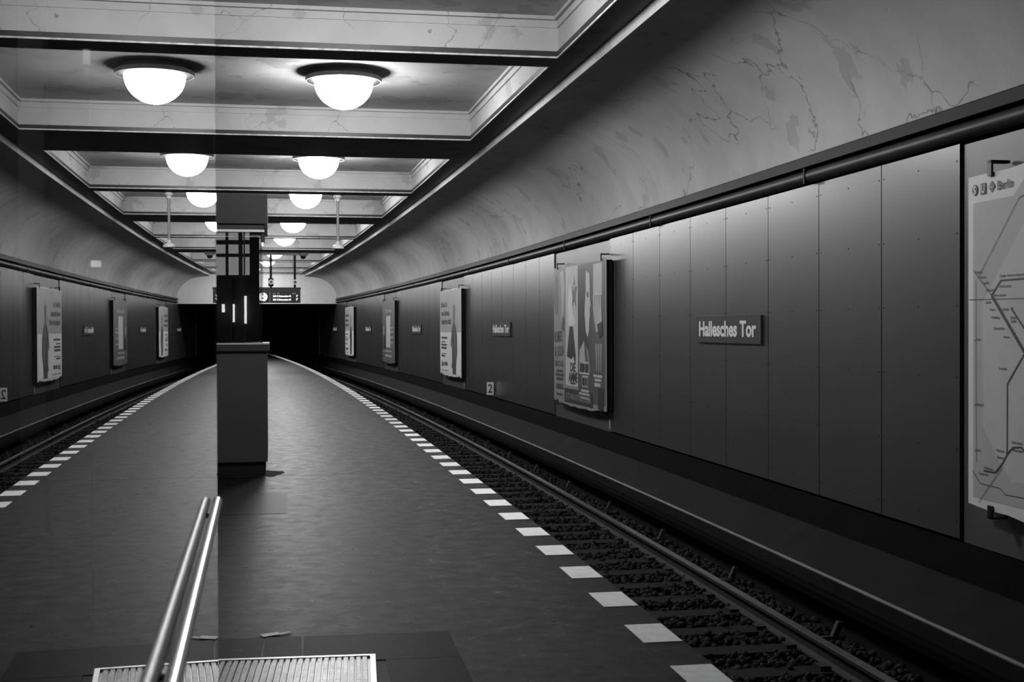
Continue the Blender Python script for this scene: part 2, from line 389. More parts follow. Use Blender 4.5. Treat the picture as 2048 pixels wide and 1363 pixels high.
gx(MB(), 3.10, 3.12, -.302, -.270, 1.588, 1.602).build('reflection_dash', 'dash_glow', enc)  # glowing dash added in place of a bright reflection, no real indicator
gx(MB(), 3.10, 3.12, -.305, -.291, 1.84, 2.088).build('pale_strip', 'streak_glow', enc)  # glow added to imitate a bright streak in the glass, not a lamp
rl = MB(); rl.tube(G(-1.1, .0115, 1.085), G(2.74, .0115, 1.085), .0098, n=16)
hr = rl.build('handrail', 'steel_bright', enc, smooth=True)
for l in (.2, 1.4, 2.6): MB().tube(G(l, -.001, 1.075), G(l, .006, 1.075), .005, n=8).build('bracket', 'steel_bright', hr)

# ================================================================== LAMPS
names = ['unseen nearest dome lamp just above the top of the picture',
         'largest lit dome lamp, in the nearest coffer wholly in view',
         'second largest lit dome lamp, behind the first wide dark beam',
         'third lit dome lamp from the front, beside the hanging pole mount',
         'fourth lit dome lamp from the front, above the second wide beam',
         'fifth lit dome lamp from the front, right of the kiosk glass',
         'sixth lit dome lamp, partly behind the sign suspension rods',
         'smallest and farthest lit dome lamp, at the kiosk edge']
proto = None
names.append('hidden dome lamp in the last coffer before the end wall')
for i, ((a, b), lab) in enumerate(zip(coffers, names)):
    s = (a + b) / 2 + .08
    base = C(s, .775 if i < 8 else .45, ZC)
    if proto is None:
        e = thing('ceiling_lamp', lab, 'lamp', base, 'dome lamps along the ceiling'); proto = e
        MB().lathe(base, [(.0, 0), (.385, 0), (.385, -.09), (0, -.09)], 40).build('lamp_base', 'lamp_base', e, smooth=True)
        MB().lathe(base, [(.47, -.07), (.483, -.07), (.488, -.075), (.488, -.122), (.484, -.126), (.472, -.126), (.47, -.07)], 48).build('lamp_rim', 'lamp_metal', e, smooth=True)
        MB().lathe(base, [(.29, -.072), (.471, -.072), (.471, -.124), (.384, -.122), (.29, -.105), (.29, -.072)], 48).build('rim_plate', 'rim_dark', e, smooth=True)  # underside coloured darker than the rim to offset the globe's light
        prof = [(.374, -.10)] + [(.380 * math.cos(t), -.118 - .362 * math.sin(t)) for t in np.linspace(0.0, math.pi / 2, 10)]
        prof[-1] = (0.0007, prof[-1][1])
        MB().lathe(base, prof, 24).build('lamp_globe', 'lamp_globe', e, smooth=True)
    else:
        e = proto.copy(); COL.objects.link(e); e.location = base; e['label'] = lab
        for ch in proto.children:
            c = ch.copy(); COL.objects.link(c); c.parent = e

# ================================================================== TRACK
tr = thing('railway_track', 'single railway track with dark sleepers beside the platform edge', 'track', W(12, 3.2, -1.1))
def railp(o):
    z = -.923
    return [(o - .036, z - .006), (o - .03, z), (o + .03, z), (o + .036, z - .006), (o + .036, z - .032), (o + .01, z - .045), (o + .01, z - .12), (o + .065, z - .135), (o + .065, z - .15), (o - .065, z - .15), (o - .065, z - .135), (o - .01, z - .12), (o - .01, z - .045), (o - .036, z - .032)]
for o in (3.905 - 1.507, 3.905):
    r = MB().sweep(W, railp(o), 0, 92, 1.0).build('rail', 'rail_rust', tr)
    MB().sweep(W, [(o - .031, -.9235), (o + .031, -.9235), (o + .031, -.9215), (o - .031, -.9215)], 0, 92, 1.0).build('running_surface', 'rail_steel', r)
s = 3.0
while s < 66:
    j = random.uniform(-.02, .02)
    sl = MB().sbox(W, s, s + .24, 1.9 + j, 4.32 + j, -1.2, -1.073 + random.uniform(-.006, .006)).build('sleeper', 'sleeper_wood', tr)
    if s < 24:
        for o in (3.905 - .1, 3.905 + .1): MB().sbox(W, s + .06, s + .18, o - .04, o + .04, -1.075, -1.04).build('rail_clip', 'rail_rust', sl)
    s += .645
# ballast
ico = bmesh.new(); bmesh.ops.create_icosphere(ico, subdivisions=1, radius=1.0)
IV = np.array([v.co[:] for v in ico.verts]); IF = np.array([[v.index for v in f.verts] for f in ico.faces]); ico.free()
pos = []
for s0, s1, dens, r in ((3, 14, 330, .033), (14, 24, 230, .037), (24, 40, 110, .045), (40, 60, 50, .05)):
    n = int((s1 - s0) * 2.55 * dens)
    for _ in range(n):
        s = random.uniform(s0, s1); o = random.uniform(1.8, 4.36)
        if abs(o - 3.905) < .05 or abs(o - 2.398) < .05: continue
        ph = ((s - 3.0) % .645); onsl = ph < .24
        if onsl and 2.0 < o < 4.2 and random.random() < .9: continue
        zc = -1.085 + (.02 if o > 4.0 else 0) + random.uniform(-.025, .02)
        pos.append((s, o, zc, r * random.uniform(.55, 1.25)))
N_ = len(pos)
P = np.array([tuple(W(s, o, z)) for s, o, z, r in pos]); R_ = np.array([q[3] for q in pos])
sc = rng.uniform(.6, 1.25, (N_, 1, 3)); jit = rng.uniform(.72, 1.2, (N_, len(IV), 1))
th = rng.uniform(0, 6.28, N_); ph = rng.uniform(0, 6.28, N_)
V = IV[None] * jit * sc * R_[:, None, None]
c, s_ = np.cos(th)[:, None], np.sin(th)[:, None]
V = np.stack([V[..., 0] * c - V[..., 1] * s_, V[..., 0] * s_ + V[..., 1] * c, V[..., 2]], -1)
c, s_ = np.cos(ph)[:, None], np.sin(ph)[:, None]
V = np.stack([V[..., 0], V[..., 1] * c - V[..., 2] * s_, V[..., 1] * s_ + V[..., 2] * c], -1)
V = (V + P[:, None, :]).reshape(-1, 3)
Fq = (IF[None] + (np.arange(N_) * len(IV))[:, None, None]).reshape(-1, 3)
me = bpy.data.meshes.new('ballast'); me.vertices.add(len(V)); me.vertices.foreach_set('co', V.ravel().astype(np.float32))
me.loops.add(Fq.size); me.loops.foreach_set('vertex_index', Fq.ravel().astype(np.int32))
me.polygons.add(len(Fq)); me.polygons.foreach_set('loop_start', (np.arange(len(Fq)) * 3).astype(np.int32)); me.polygons.foreach_set('loop_total', np.full(len(Fq), 3, np.int32))
me.update(calc_edges=True); me.materials.append(MATS['ballast'])
bo = bpy.data.objects.new('ballast', me); COL.objects.link(bo); tag(bo, 'dark crushed stone ballast between the sleepers', 'ballast'); bo['kind'] = 'stuff'
# conductor rail under the ledge, with its angled supports
cr = thing('conductor_rail', 'black covered conductor rail below the concrete ledge', 'rail', W(12, 4.36, -1.1))
MB().sweep(W, [(4.33, -.86), (4.44, -.86), (4.44, -.80), (4.36, -.78), (4.33, -.80)], 2, 90, 1.5).build('cover', 'cover_black', cr)
for s in np.arange(4.9, 40, 2.42):
    a = MB(); a.hexa([W(s, 4.05, -1.07), W(s, 4.30, -1.07), W(s + .05, 4.30, -1.07), W(s + .05, 4.05, -1.07), W(s, 4.05, -1.05), W(s, 4.26, -1.05), W(s + .05, 4.26, -1.05), W(s + .05, 4.05, -1.05)])
    a.hexa([W(s, 4.24, -1.06), W(s, 4.29, -1.07), W(s + .05, 4.29, -1.07), W(s + .05, 4.24, -1.06), W(s, 4.30, -.93), W(s, 4.34, -.94), W(s + .05, 4.34, -.94), W(s + .05, 4.30, -.93)])
    a.build('support_bracket', 'rail_rust', cr)

# ================================================================== SIGNS
def place_sign(s, lab):
    fr, wd = wall_frame(s + 1.03, s - 1.03, OW - .03, 1.27)
    e = thing('station_sign', lab, 'sign', fr.p(wd / 2, 0), 'station name signs on the panelled wall')
    fr.box(MB(), 0, wd, 0, .30, -.028, 0).build('sign_plate', 'sign_dark', e)
    mb = MB(); add_text(mb, fr, 'Hallesches Tor', .115, .078, .235, .002, bold=.03, extrude=.002, width=wd - .235)
    mb.build('lettering', 'sign_white', e, fix=False)
    mb = MB()
    for x in (.03, wd / 2, wd - .03):
        for y in (.02, .28): mb.tube(fr.p(x, y, -.002), fr.p(x, y, .003), .006, n=6)
    mb.build('screw_set', 'screw_black', e)
for s, l in ((13.57, 'largest station name sign reading Hallesches Tor, nearest to the map'),
             (27.41, 'second Hallesches Tor sign, left of the four-column poster'),
             (41.16, 'third Hallesches Tor sign, left of the poster with the coated man'),
             (54.91, 'fourth Hallesches Tor sign, right of the farthest poster'),
             (68.7, 'smallest Hallesches Tor sign, at the dark tunnel mouth')): place_sign(s, l)
# number plate 2
s = 28.25
a = W(s, OW - .19, 0); b = W(s, OW - .03, 0)
fr = Fr((a.x, a.y, -.045), b - a, (0, 0, 1), W(s - 1, OW - .2, 0) - W(s, OW - .2, 0))
e = thing('number_plate', 'small white plate with a black number 2 low on the wall', 'sign', fr.p(.08, 0))
fr.box(MB(), 0, .155, 0, .285, -.006, 0).build('plate', 'plate_white', e)
mb = MB(); add_text(mb, fr, '2', .028, .05, .27, .002, width=.10, bold=.008); mb.build('numeral', 'ink', e, fix=False)
fr.box(MB(), .14, .19, .1, .16, -.02, -.006).build('bracket', 'dark_steel', e)

# ================================================================== POSTERS
PO = 4.63
def poster(name, lab, s_near, matn, cat='poster', wd=3.51, sheet_jag=True, z0=.19, ht=2.29):
    fr, wd = wall_frame(s_near + wd, s_near, PO, z0)
    e = thing(name, lab, cat, fr.p(wd / 2, 0, -.05))
    fr.box(MB(), .03, wd - .02, .03, ht - .03, -.1, -.012).build('backing_board', 'trim_dark', e)
    # paper sheet with slightly ragged outline
    n = 14; top = [(wd * i / n, ht + random.uniform(-.012, .012)) for i in range(n + 1)]; bot = [(wd * i / n, random.uniform(-.012, .02) - .035 * math.sin(math.pi * i / n)) for i in range(n + 1)]
    mb = MB(); m = n + 1
    for t in (-.006, 0):
        mb.v += [tuple(fr.p(x, y, t)) for x, y in bot] + [tuple(fr.p(x, y, t)) for x, y in top]
    for i in range(n):
        mb.f.append((2 * m + i, 2 * m + i + 1, 3 * m + i + 1, 3 * m + i)); mb.f.append((i, m + i, m + i + 1, i + 1))
        mb.f.append((i, i + 1, 2 * m + i + 1, 2 * m + i)); mb.f.append((m + i, 3 * m + i, 3 * m + i + 1, m + i + 1))
    mb.f.append((0, 2 * m, 3 * m, m)); mb.f.append((n, m + n, 3 * m + n, 2 * m + n))
    sh = mb.build('paper_sheet', matn, e)
    for x in (.28, wd - .3):
        mb = MB(); fr.box(mb, x, x + .05, ht - .03, ht + .075, 0.004, .02); fr.box(mb, x, x + .05, ht + .055, ht + .075, -.12, .02); mb.build('clip', 'black_plastic', e)
        mb = MB(); fr.box(mb, x, x + .05, -.06, .03, 0.004, .018); fr.box(mb, x, x + .05, -.06, -.045, -.1, .018); mb.build('clip', 'black_plastic', e)
    return e, fr, wd, ht, sh
def rect(name, sh, fr, x0, x1, y0, y1, m, t=.002):
    return MB().poly([fr.p(x0, y0, t), fr.p(x1, y0, t), fr.p(x1, y1, t), fr.p(x0, y1, t)]).build(name, m, sh, fix=False)
def shape(name, sh, fr, pts, m, t=.004):
    return MB().poly([fr.p(x, y, t) for x, y in pts]).build(name, m, sh, fix=False)
def bars(name, sh, fr, rows, m, t=.005):    # unreadable small print
    mb = MB()
    for x0, x1, y, h in rows:
        x = x0
        while x < x1 - .005:
            wv = random.uniform(.6, 2.2) * h
            x2 = min(x + wv, x1); mb.poly([fr.p(x, y, t), fr.p(x2, y, t), fr.p(x2, y + h, t), fr.p(x, y + h, t)]); x = x2 + .22 * h
    return mb.build(name, m, sh, fix=False)
def txt(name, sh, fr, items, m, t=.005):
    mb = MB()
    for it in items: add_text(mb, fr, it[0], it[1], it[2], it[3], t, **(it[4] if len(it) > 4 else {}))
    return mb.build(name, m, sh, fix=False)

# four-column poster
e, fr, wd, ht, sh = poster('billboard_poster', 'wide glossy poster of four upright columns, second board from the right', 18.41, 'print_p30')
q = wd / 4
rect('first_column', sh, fr, .02, q, .06, ht - .03, 'print_p30')
rect('second_column', sh, fr, q + .01, 2 * q, .3, ht - .03, 'print_p50')
rect('third_column', sh, fr, 2 * q + .005, 3 * q, .08, ht - .03, 'print_p15')
rect('fourth_column', sh, fr, 3 * q + .01, wd - .06, .08, ht - .03, 'print_p15')
rect('column_shade', sh, fr, 3 * q + .12, wd - .25, 1.75, ht - .06, 'print_p40', .003)
c1 = fr
shape('printed_arm', sh, fr, [(.02, 1.75), (.12, 1.5), (.3, 1.46), (.36, 1.75), (.3, 2.1), (.2, 2.2), (.1, 2.05)], 'print_p22')
shape('printed_drape', sh, fr, [(.5, 2.2), (.62, 1.7), (.55, 1.35), (.78, 1.5), (.84, 1.95), (.75, 2.22)], 'print_p40')
shape('printed_hand', sh, fr, [(.6, 1.22), (.72, 1.45), (.84, 1.4), (.82, 1.2)], 'print_p15')
txt('title_lettering', sh, fr, [('ROMEO', .06, 1.0, .26, dict(width=.62, bold=.02, rot=.05)), ('& JULIA', .08, .76, .24, dict(width=.72, bold=.02, rot=.05)), ('LIEBE IST ALLES', .1, .60, .13, dict(width=.64, bold=.012))], 'print_p15')
bars('small_print', sh, fr, [(.2, .7, .50, .04), (.15, .75, .43, .05), (.2, .7, .36, .05), (.2, .68, .26, .04), (.16, .74, .21, .045), (.2, .68, .10, .04)], 'print_p15')
st = []
for i in range(10):
    a = math.pi / 2 + i * math.pi / 5; r = .30 if i % 2 == 0 else .14; st.append((1.52 + r * math.cos(a) * .75, 1.82 + r * math.sin(a)))
shape('printed_star', sh, fr, st, 'print_p22')
shape('printed_torso', sh, fr, [(1.1, 1.3), (1.05, 1.6), (1.2, 2.0), (1.35, 1.9), (1.42, 1.5), (1.62, 1.35), (1.4, 1.25)], 'print_p60')
shape('printed_skirt', sh, fr, [(1.2, 1.28), (1.42, 1.28), (1.62, .78), (1.58, .66), (1.45, .8), (1.3, .74), (1.0, .78)], 'print_p08', .006)
shape('printed_stripe', sh, fr, [(1.42, 1.9), (1.66, 2.0), (1.66, 1.94), (1.42, 1.84)], 'print_p40', .006)
txt('title_lettering', sh, fr, [('DIE', 1.25, .54, .2, dict(width=.36, bold=.03)), ('AMME', 1.12, .37, .22, dict(width=.62, bold=.03))], 'print_p08')
bars('small_print', sh, fr, [(1.22, 1.6, .33, .03)], 'print_p15')
shape('printed_hair', sh, fr, [(1.78, 2.2), (2.25, 2.2), (2.3, 1.9), (2.18, 1.5), (2.3, 1.15), (2.5, 1.0), (2.42, .92), (2.1, 1.05), (1.9, .95), (1.78, 1.1)], 'print_p08')
shape('printed_face', sh, fr, [(2.3, 2.15), (2.55, 2.1), (2.58, 1.75), (2.63, 1.6), (2.56, 1.55), (2.58, 1.45), (2.54, 1.4), (2.52, 1.2), (2.4, 1.1), (2.3, 1.2), (2.22, 1.5), (2.3, 1.85)], 'print_p50', .006)
shape('printed_eye', sh, fr, [(2.36, 1.78), (2.42, 1.82), (2.5, 1.8), (2.5, 1.74), (2.42, 1.72)], 'print_p15', .008)
shape('printed_collar', sh, fr, [(1.9, .9), (2.2, 1.05), (2.3, .6), (1.85, .6)], 'print_p40', .006)
shape('printed_strand', sh, fr, [(2.3, .98), (2.45, .9), (2.6, .6), (2.5, .6)], 'print_p30', .006)
rect('title_box', sh, fr, 1.88, 2.52, .52, .72, 'print_p50', .006)
rect('title_box', sh, fr, 2.05, 2.45, .32, .5, 'print_p40', .006)
bars('title_lettering', sh, fr, [(1.92, 2.5, .55, .14), (2.08, 2.42, .34, .13)], 'print_p08', .008)
bars('small_print', sh, fr, [(2.0, 2.5, .24, .04), (1.86, 2.56, .19, .035), (1.95, 2.5, .13, .035)], 'print_p50', .008)
for i in range(4): shape('printed_finger', sh, fr, [(2.78 + i * .12, 1.5), (2.76 + i * .13, 1.75 + .04 * (i in (1, 2))), (2.83 + i * .13, 1.78 + .04 * (i in (1, 2))), (2.88 + i * .12, 1.5)], 'print_p50')
shape('printed_palm', sh, fr, [(2.78, 1.52), (3.26, 1.52), (3.3, 1.3), (3.1, 1.22), (2.95, 1.18), (2.85, 1.35)], 'print_p40', .006)
shape('printed_cuff', sh, fr, [(3.0, 1.3), (3.3, 1.35), (3.35, 1.15), (3.15, 1.1)], 'print_p08', .008)
for i in range(3): shape('printed_leg', sh, fr, [(2.88 + i * .14, 1.0), (3.0 + i * .14, 1.02), (3.0 + i * .12, .6), (2.94 + i * .12, .58)], 'print_p30')
bars('small_print', sh, fr, [(2.78, 3.3, .5, .04), (2.85, 3.25, .44, .04), (2.84, 3.2, .36, .055)], 'print_p50')
rect('dark_block', sh, fr, 3.05, 3.38, .02, .34, 'print_p08', .006)
rect('ticket_band', sh, fr, .82, 2.72, .02, .25, 'ink', .006)
txt('band_lettering', sh, fr, [('JETZT WEIHNACHTSTICKETS SICHERN', .92, .08, .13, dict(width=1.7, bold=.02))], 'print_p30', .009)

def coat_poster(s_near, lab, head, nm):
    e, fr, wd, ht, sh = poster(nm, lab, s_near, 'print_p60')
    rect('upper_field', sh, fr, .03, wd - .03, 1.15, ht - .03, 'print_p40')
    rect('lower_field', sh, fr, .03, wd - .03, .05, 1.15, 'print_p72')
    # printed man in a long coat
    X = 2.3
    shape('printed_coat', sh, fr, [(X - .05, 1.38), (X - .25, 1.2), (X - .42, .8), (X - .3, .72), (X - .22, .95), (X - .2, .4), (X - .28, .22), (X - .15, .2), (X - .12, .05), (X + .42, .05), (X + .45, .3), (X + .62, .6), (X + .62, 1.05), (X + .42, 1.3), (X + .2, 1.4)], 'print_p15')
    shape('printed_head', sh, fr, [(X + .02, 1.36), (X, 1.55), (X - .02, 1.7), (X + .03, 1.85), (X + .14, 1.9), (X + .25, 1.83), (X + .28, 1.65), (X + .2, 1.45), (X + .22, 1.36)], 'print_p22', .006)
    shape('printed_lapel', sh, fr, [(X + .12, 1.36), (X + .3, 1.3), (X + .5, .5), (X + .3, .3), (X + .15, .8)], 'print_p22', .006)
    txt('headline', sh, fr, head, 'print_p15')
    bars('small_print', sh, fr, [(.25, 1.3, .97, .05), (.25, .95, .87, .03), (.25, 1.2, .78, .05), (.25, 1.15, .69, .06), (.25, 1.15, .55, .02), (.25, .9, .48, .045)], 'print_p15')
    txt('logo_lettering', sh, fr, [('tide', .25, .22, .22, dict(width=.42, bold=.02))], 'ink')
    rect('logo_block', sh, fr, .78, 1.0, .24, .34, 'ink', .006); rect('logo_block', sh, fr, 1.06, 1.3, .24, .34, 'ink', .006)
    bars('small_print', sh, fr, [(.25, 1.5, .1, .02)], 'print_p22')
coat_poster(32.16, 'pale poster of a man in a long dark coat under a Musik headline',
            [('„Musik ist', .15, 1.83, .22, dict(width=1.15, bold=.02)), ('mein Business.', .25, 1.6, .22, dict(width=1.45, bold=.02)), ('Papierkram nicht.“', .25, 1.37, .22, dict(width=1.8, bold=.02))], 'billboard_poster')
coat_poster(59.66, 'farthest and smallest pale poster on the panelled wall',
            [('Zusammen', .15, 1.83, .22, dict(width=1.5, bold=.02)), ('Business statt', .2, 1.6, .22, dict(width=1.3, bold=.02)), ('Papierkram', .2, 1.37, .22, dict(width=1.4, bold=.02))], 'billboard_poster')
# grey poster with a large pale square (code left out)
e, fr, wd, ht, sh = poster('billboard_poster', 'grey poster with a tall blank pale panel, third board from the right', 45.91, 'print_p22')
rect('pale_panel', sh, fr, 1.15, 2.35, .55, 1.72, 'print_p60')
txt('headline', sh, fr, [('Das ist ein', .85, 1.85, .2, dict(width=1.9, bold=.03))], 'print_p50')
shape('printed_person', sh, fr, [(.25, .5), (.3, 1.0), (.2, 1.25), (.45, 1.4), (.75, 1.3), (.85, .9), (.9, .5)], 'print_p08')
shape('printed_face', sh, fr, [(.3, 1.1), (.35, 1.35), (.62, 1.35), (.66, 1.05), (.48, .95)], 'print_p40', .006)
bars('small_print', sh, fr, [(.7, 2.6, .38, .06), (.8, 2.7, .2, .08), (2.5, 3.1, 1.25, .05), (2.5, 3.15, 1.1, .07), (2.5, 3.1, .9, .06), (2.5, 3.1, .7, .06)], 'print_p50')
rect('dark_tag', sh, fr, .04, .4, .2, .52, 'ink', .006); bars('tag_lettering', sh, fr, [(.1, .35, .24, .05), (.1, .35, .34, .05), (.1, .35, .43, .05)], 'print_p50', .009)

# transit map; layout coordinates converted from image pixels
e, fr, wd, ht, sh = poster('transit_map', 'large pale transit map headed Berlin at the right edge', 4.82, 'print_p60', 'map', z0=.2)
shape('tariff_field', sh, fr, [(.068, .06), (wd - .1, .06), (wd - .1, 2.2), (.70, 2.2), (.572, 2.1), (.068, 2.097)], 'print_p40', .002)
shape('inner_field', sh, fr, [(.69, 1.907), (wd - .3, 1.9), (wd - .3, .25), (.70, .222), (.553, .22), (.45, .301), (.363, .382), (.196, .564), (.191, 1.41), (.305, 1.52)], 'print_p50', .003)
def disc(x, y, r, n=28): return [(x + r * math.cos(2 * math.pi * i / n), y + r * math.sin(2 * math.pi * i / n)) for i in range(n)]
shape('round_emblem', sh, fr, disc(.094, 2.185, .038), 'print_p15')
shape('square_emblem', sh, fr, [(.166, 2.145), (.238, 2.145), (.238, 2.222), (.166, 2.222)], 'print_p15')
shape('diamond_emblem', sh, fr, [(.268, 2.187), (.311, 2.146), (.354, 2.187), (.311, 2.228)], 'print_p22')
for it in (('S', .072, 2.157, .08, dict(width=.042, bold=.03)), ('U', .182, 2.157, .08, dict(width=.042, bold=.03)), ('Bahn', .285, 2.18, .02, dict(width=.052, bold=.015))): txt('emblem_lettering', sh, fr, [it], 'print_p60', .007)
txt('map_title', sh, fr, [('Berlin', .385, 2.158, .085, dict(width=.187, bold=.01))], 'print_p08', .006)
def line(mb, pts, wdt, t):
    for (x0, y0), (x1, y1) in zip(pts[:-1], pts[1:]):
        L = math.hypot(x1 - x0, y1 - y0); nx, ny = -(y1 - y0) / L * wdt / 2, (x1 - x0) / L * wdt / 2
        mb.poly([fr.p(x0 - nx, y0 - ny, t), fr.p(x1 - nx, y1 - ny, t), fr.p(x1 + nx, y1 + ny, t), fr.p(x0 + nx, y0 + ny, t)])
for pts, wv in (([(.308, 1.447), (.9, .885)], .011), ([(.324, 1.449), (.9, .902)], .011), ([(.312, 1.452), (.424, 1.55), (1.1, 1.555)], .011), ([(.552, 1.362), (.9, 1.06)], .011),
                ([(.8, 1.16), (.689, 1.048), (.505, .863), (.503, .397), (.452, .336), (.357, .261), (.207, .258)], .011), ([(.503, .397), (.573, .449), (.675, .459), (.8, .35)], .011)):
    mb = MB(); line(mb, pts, wv, .006); mb.build('route_line', 'print_p15', sh, fix=False)
for pts in ([(.065, 1.638), (.312, 1.452)], [(.131, 1.577), (.642, 2.08), (.9, 2.13)], [(.019, 1.431), (1.1, 1.42)], [(.105, 1.561), (.113, .305)], [(.06, .244), (.16, .166), (.414, .163), (.475, .128), (1.0, .14)], [(.141, .033), (.444, .307)]):
    mb = MB(); line(mb, pts, .005, .006); mb.build('regional_line', 'print_p22', sh, fix=False)
labels = [('Zitadelle', .41, 1.572), ('Haselhorst', .503, 1.572), ('Paulsternstr.', .608, 1.572), ('Altstadt Spandau', .406, 1.503), ('Rathaus Spandau', .34, 1.445), ('Stresow', .285, 1.35), ('Spandau', .235, 1.4), ('Pichelsberg', .31, 1.296), ('Olympiastadion', .336, 1.222), ('Ruhleben', .443, 1.349), ('Olympia-', .54, 1.293), ('Stadion', .55, 1.269), ('Heerstr.', .46, 1.166), ('Grunewald', .4, .955), ('Nikolassee', .37, .405), ('Wannsee', .38, .36), ('Schlachtensee', .56, .475), ('Mexikoplatz', .575, .425), ('Potsdam Hbf', .146, .226), ('Griebnitzsee', .211, .272), ('Priort', .118, 1.145), ('Marquardt', .118, .699), ('Golm', .12, .384), ('Brieselang', .1, 1.61), ('Falkensee', .155, 1.573), ('Seegefeld', .19, 1.534), ('Albrechtshof', .24, 1.482)]
for t_, x, y in labels: txt('station_lettering', sh, fr, [(t_, x, y, .026, dict(xs=.85, bold=.012))], 'print_p15', .006)
for x, y in ((.105, 1.14), (.1, .695), (.11, .38), (.31, 1.452), (.565, 1.36), (.5, .4)): rect('station_dot', sh, fr, x - .006, x + .006, y, y + .012, 'print_p15', .007)

# ================================================================== KIOSK
KS = 13.0
kf = W(KS, -.26, 0); kl = W(KS, -1.01, 0); kx = (kf - kl).normalized(); ky = (W(KS + .5, -.5, 0) - W(KS, -.5, 0)).normalized()
kx = Vector((ky.y, -ky.x, 0))
def K(x, y, z): v = kf + kx * x + ky * y; return Vector((v.x, v.y, z))
def kb(mb, x0, x1, y0, y1, z0, z1): return mb.hexa([K(x0, y0, z0), K(x1, y0, z0), K(x1, y1, z0), K(x0, y1, z0), K(x0, y0, z1), K(x1, y0, z1), K(x1, y1, z1), K(x0, y1, z1)])
ki = thing('glazed_kiosk', 'free-standing dark glazed kiosk pillar in the middle of the platform', 'kiosk', K(-.37, .37, 0))
KW = -.75
kb(MB(), KW + .02, -.02, .02, .73, 0, .125).build('plinth', 'black_plastic', ki)
bc = kb(MB(), KW, 0, 0, .75, .125, 1.225).build('base_cabinet', 'kiosk_paint', ki)
lg = kb(MB(), KW - .02, .02, -.02, .77, 1.225, 1.29).build('ledge', 'kiosk_dark', ki)
kb(MB(), KW - .022, .022, -.022, .772, 1.29, 1.305).build('ledge_top', 'kiosk_ledge', lg)
kb(MB(), KW + .03, -.04, .0, .008, 1.306, 2.40).build('glass_pane', 'kiosk_glass', ki)
kb(MB(), -.048, -.04, .009, .72, 1.306, 2.40).build('glass_pane', 'kiosk_glass', ki)
kb(MB(), KW + .03, KW + .038, .009, .72, 1.306, 2.40).build('glass_pane', 'kiosk_glass', ki)
kb(MB(), KW + .06, -.08, .68, .72, 1.306, 2.40).build('back_panel', 'black_plastic', ki)
kb(MB(), -.058, -.052, .01, .03, 1.306, 2.40).build('corner_strip', 'grey_metal', ki)
kb(MB(), -.32, -.22, .2, .3, 1.306, 2.40).build('inner_post', 'kiosk_dark', ki)
kb(MB(), -.6, -.36, .25, .45, 1.306, 1.95).build('inner_cabinet', 'kiosk_dark', ki)
rb = kb(MB(), KW, 0.01, -.01, .76, 2.485, 2.775).build('roof_box', 'kiosk_roof', ki)
kb(MB(), KW + .01, -.005, 0, .74, 2.425, 2.47).build('lower_fascia', 'kiosk_roof', rb)
kb(MB(), KW + .03, -.02, .02, .73, 2.46, 2.49).build('shadow_gap', 'black_plastic', rb)
kb(MB(), KW + .01, -.018, -.014, .01, 2.402, 2.425).build('pale_strip', 'white_metal', rb)
kb(MB(), -.02, .01, -.008, .2, 2.37, 2.486).build('corner_flap', 'black_plastic', rb)
kb(MB(), -.05, -.015, .0, .06, 2.30, 2.40).build('corner_bracket', 'kiosk_dark', ki)

# ================================================================== METAL MAT
mt = thing('entrance_mat', 'rectangular woven steel foot mat set in the dark stone slabs', 'mat', (-1.2, 5.1, 0))
MX = Vector((1.0, .12)).normalized(); MY = Vector((-.12, 1.0)).normalized(); MP = (-.605, 5.635)
gbm = lambda mb, *a: gbox(mb, MP, MX, MY, *a)
for a in ((-1.6, 0, -.022, 0), (-1.6, 0, -1.2, -1.178), (-.022, 0, -1.178, -.022), (-1.6, -1.578, -1.178, -.022)): gbm(MB(), *a, .004, .016).build('mat_frame', 'grating_steel', mt)
gbm(MB(), -1.58, -.02, -1.18, -.02, .0035, .006).build('mat_tray', 'black_plastic', mt)
mb = MB(); x = -1.57; ci = 0
while x < -.035:
    y = -1.17 + (.008 if ci % 2 else 0)
    while y < -.03:
        sl_ = .007 if ci % 2 else -.007
        q = lambda xx, yy, z: (MP[0] + MX.x * xx + MY.x * yy, MP[1] + MX.y * xx + MY.y * yy, z)
        mb.hexa([q(x, y, .006), q(x + .023, y + sl_, .006), q(x + .023, y + sl_ + .010, .006), q(x, y + .010, .006), q(x + .002, y + .002, .013), q(x + .021, y + sl_ + .002, .013), q(x + .021, y + sl_ + .008, .013), q(x + .002, y + .008, .013)])
        y += .0165
    x += .0275; ci += 1
gr = mb.build('grating', 'grating_steel', mt, fix=False); gr['kind'] = 'stuff'
# paper scrap
pp = MB(); a_ = Vector((-1.165, 6.0)); 
for (x0, y0, x1, y1, w_, z_) in ((0, 0, .075, .05, .05, .0052), (.072, .045, .115, .085, .022, .0052)):
    d_ = Vector((x1 - x0, y1 - y0)).normalized(); n_ = Vector((-d_.y, d_.x)) * w_; p0 = a_ + Vector((x0, y0)); p1 = a_ + Vector((x1, y1))
    q_ = [p0, p1, p1 + n_, p0 + n_]
    pp.hexa([(v.x, v.y, .0035) for v in q_] + [(v.x, v.y, z_ + .001 * (i_ % 2)) for i_, v in enumerate(q_)])
tag(pp.build('paper_scrap', 'paper_white'), 'small torn white paper scrap on the floor at the slab edge', 'litter')

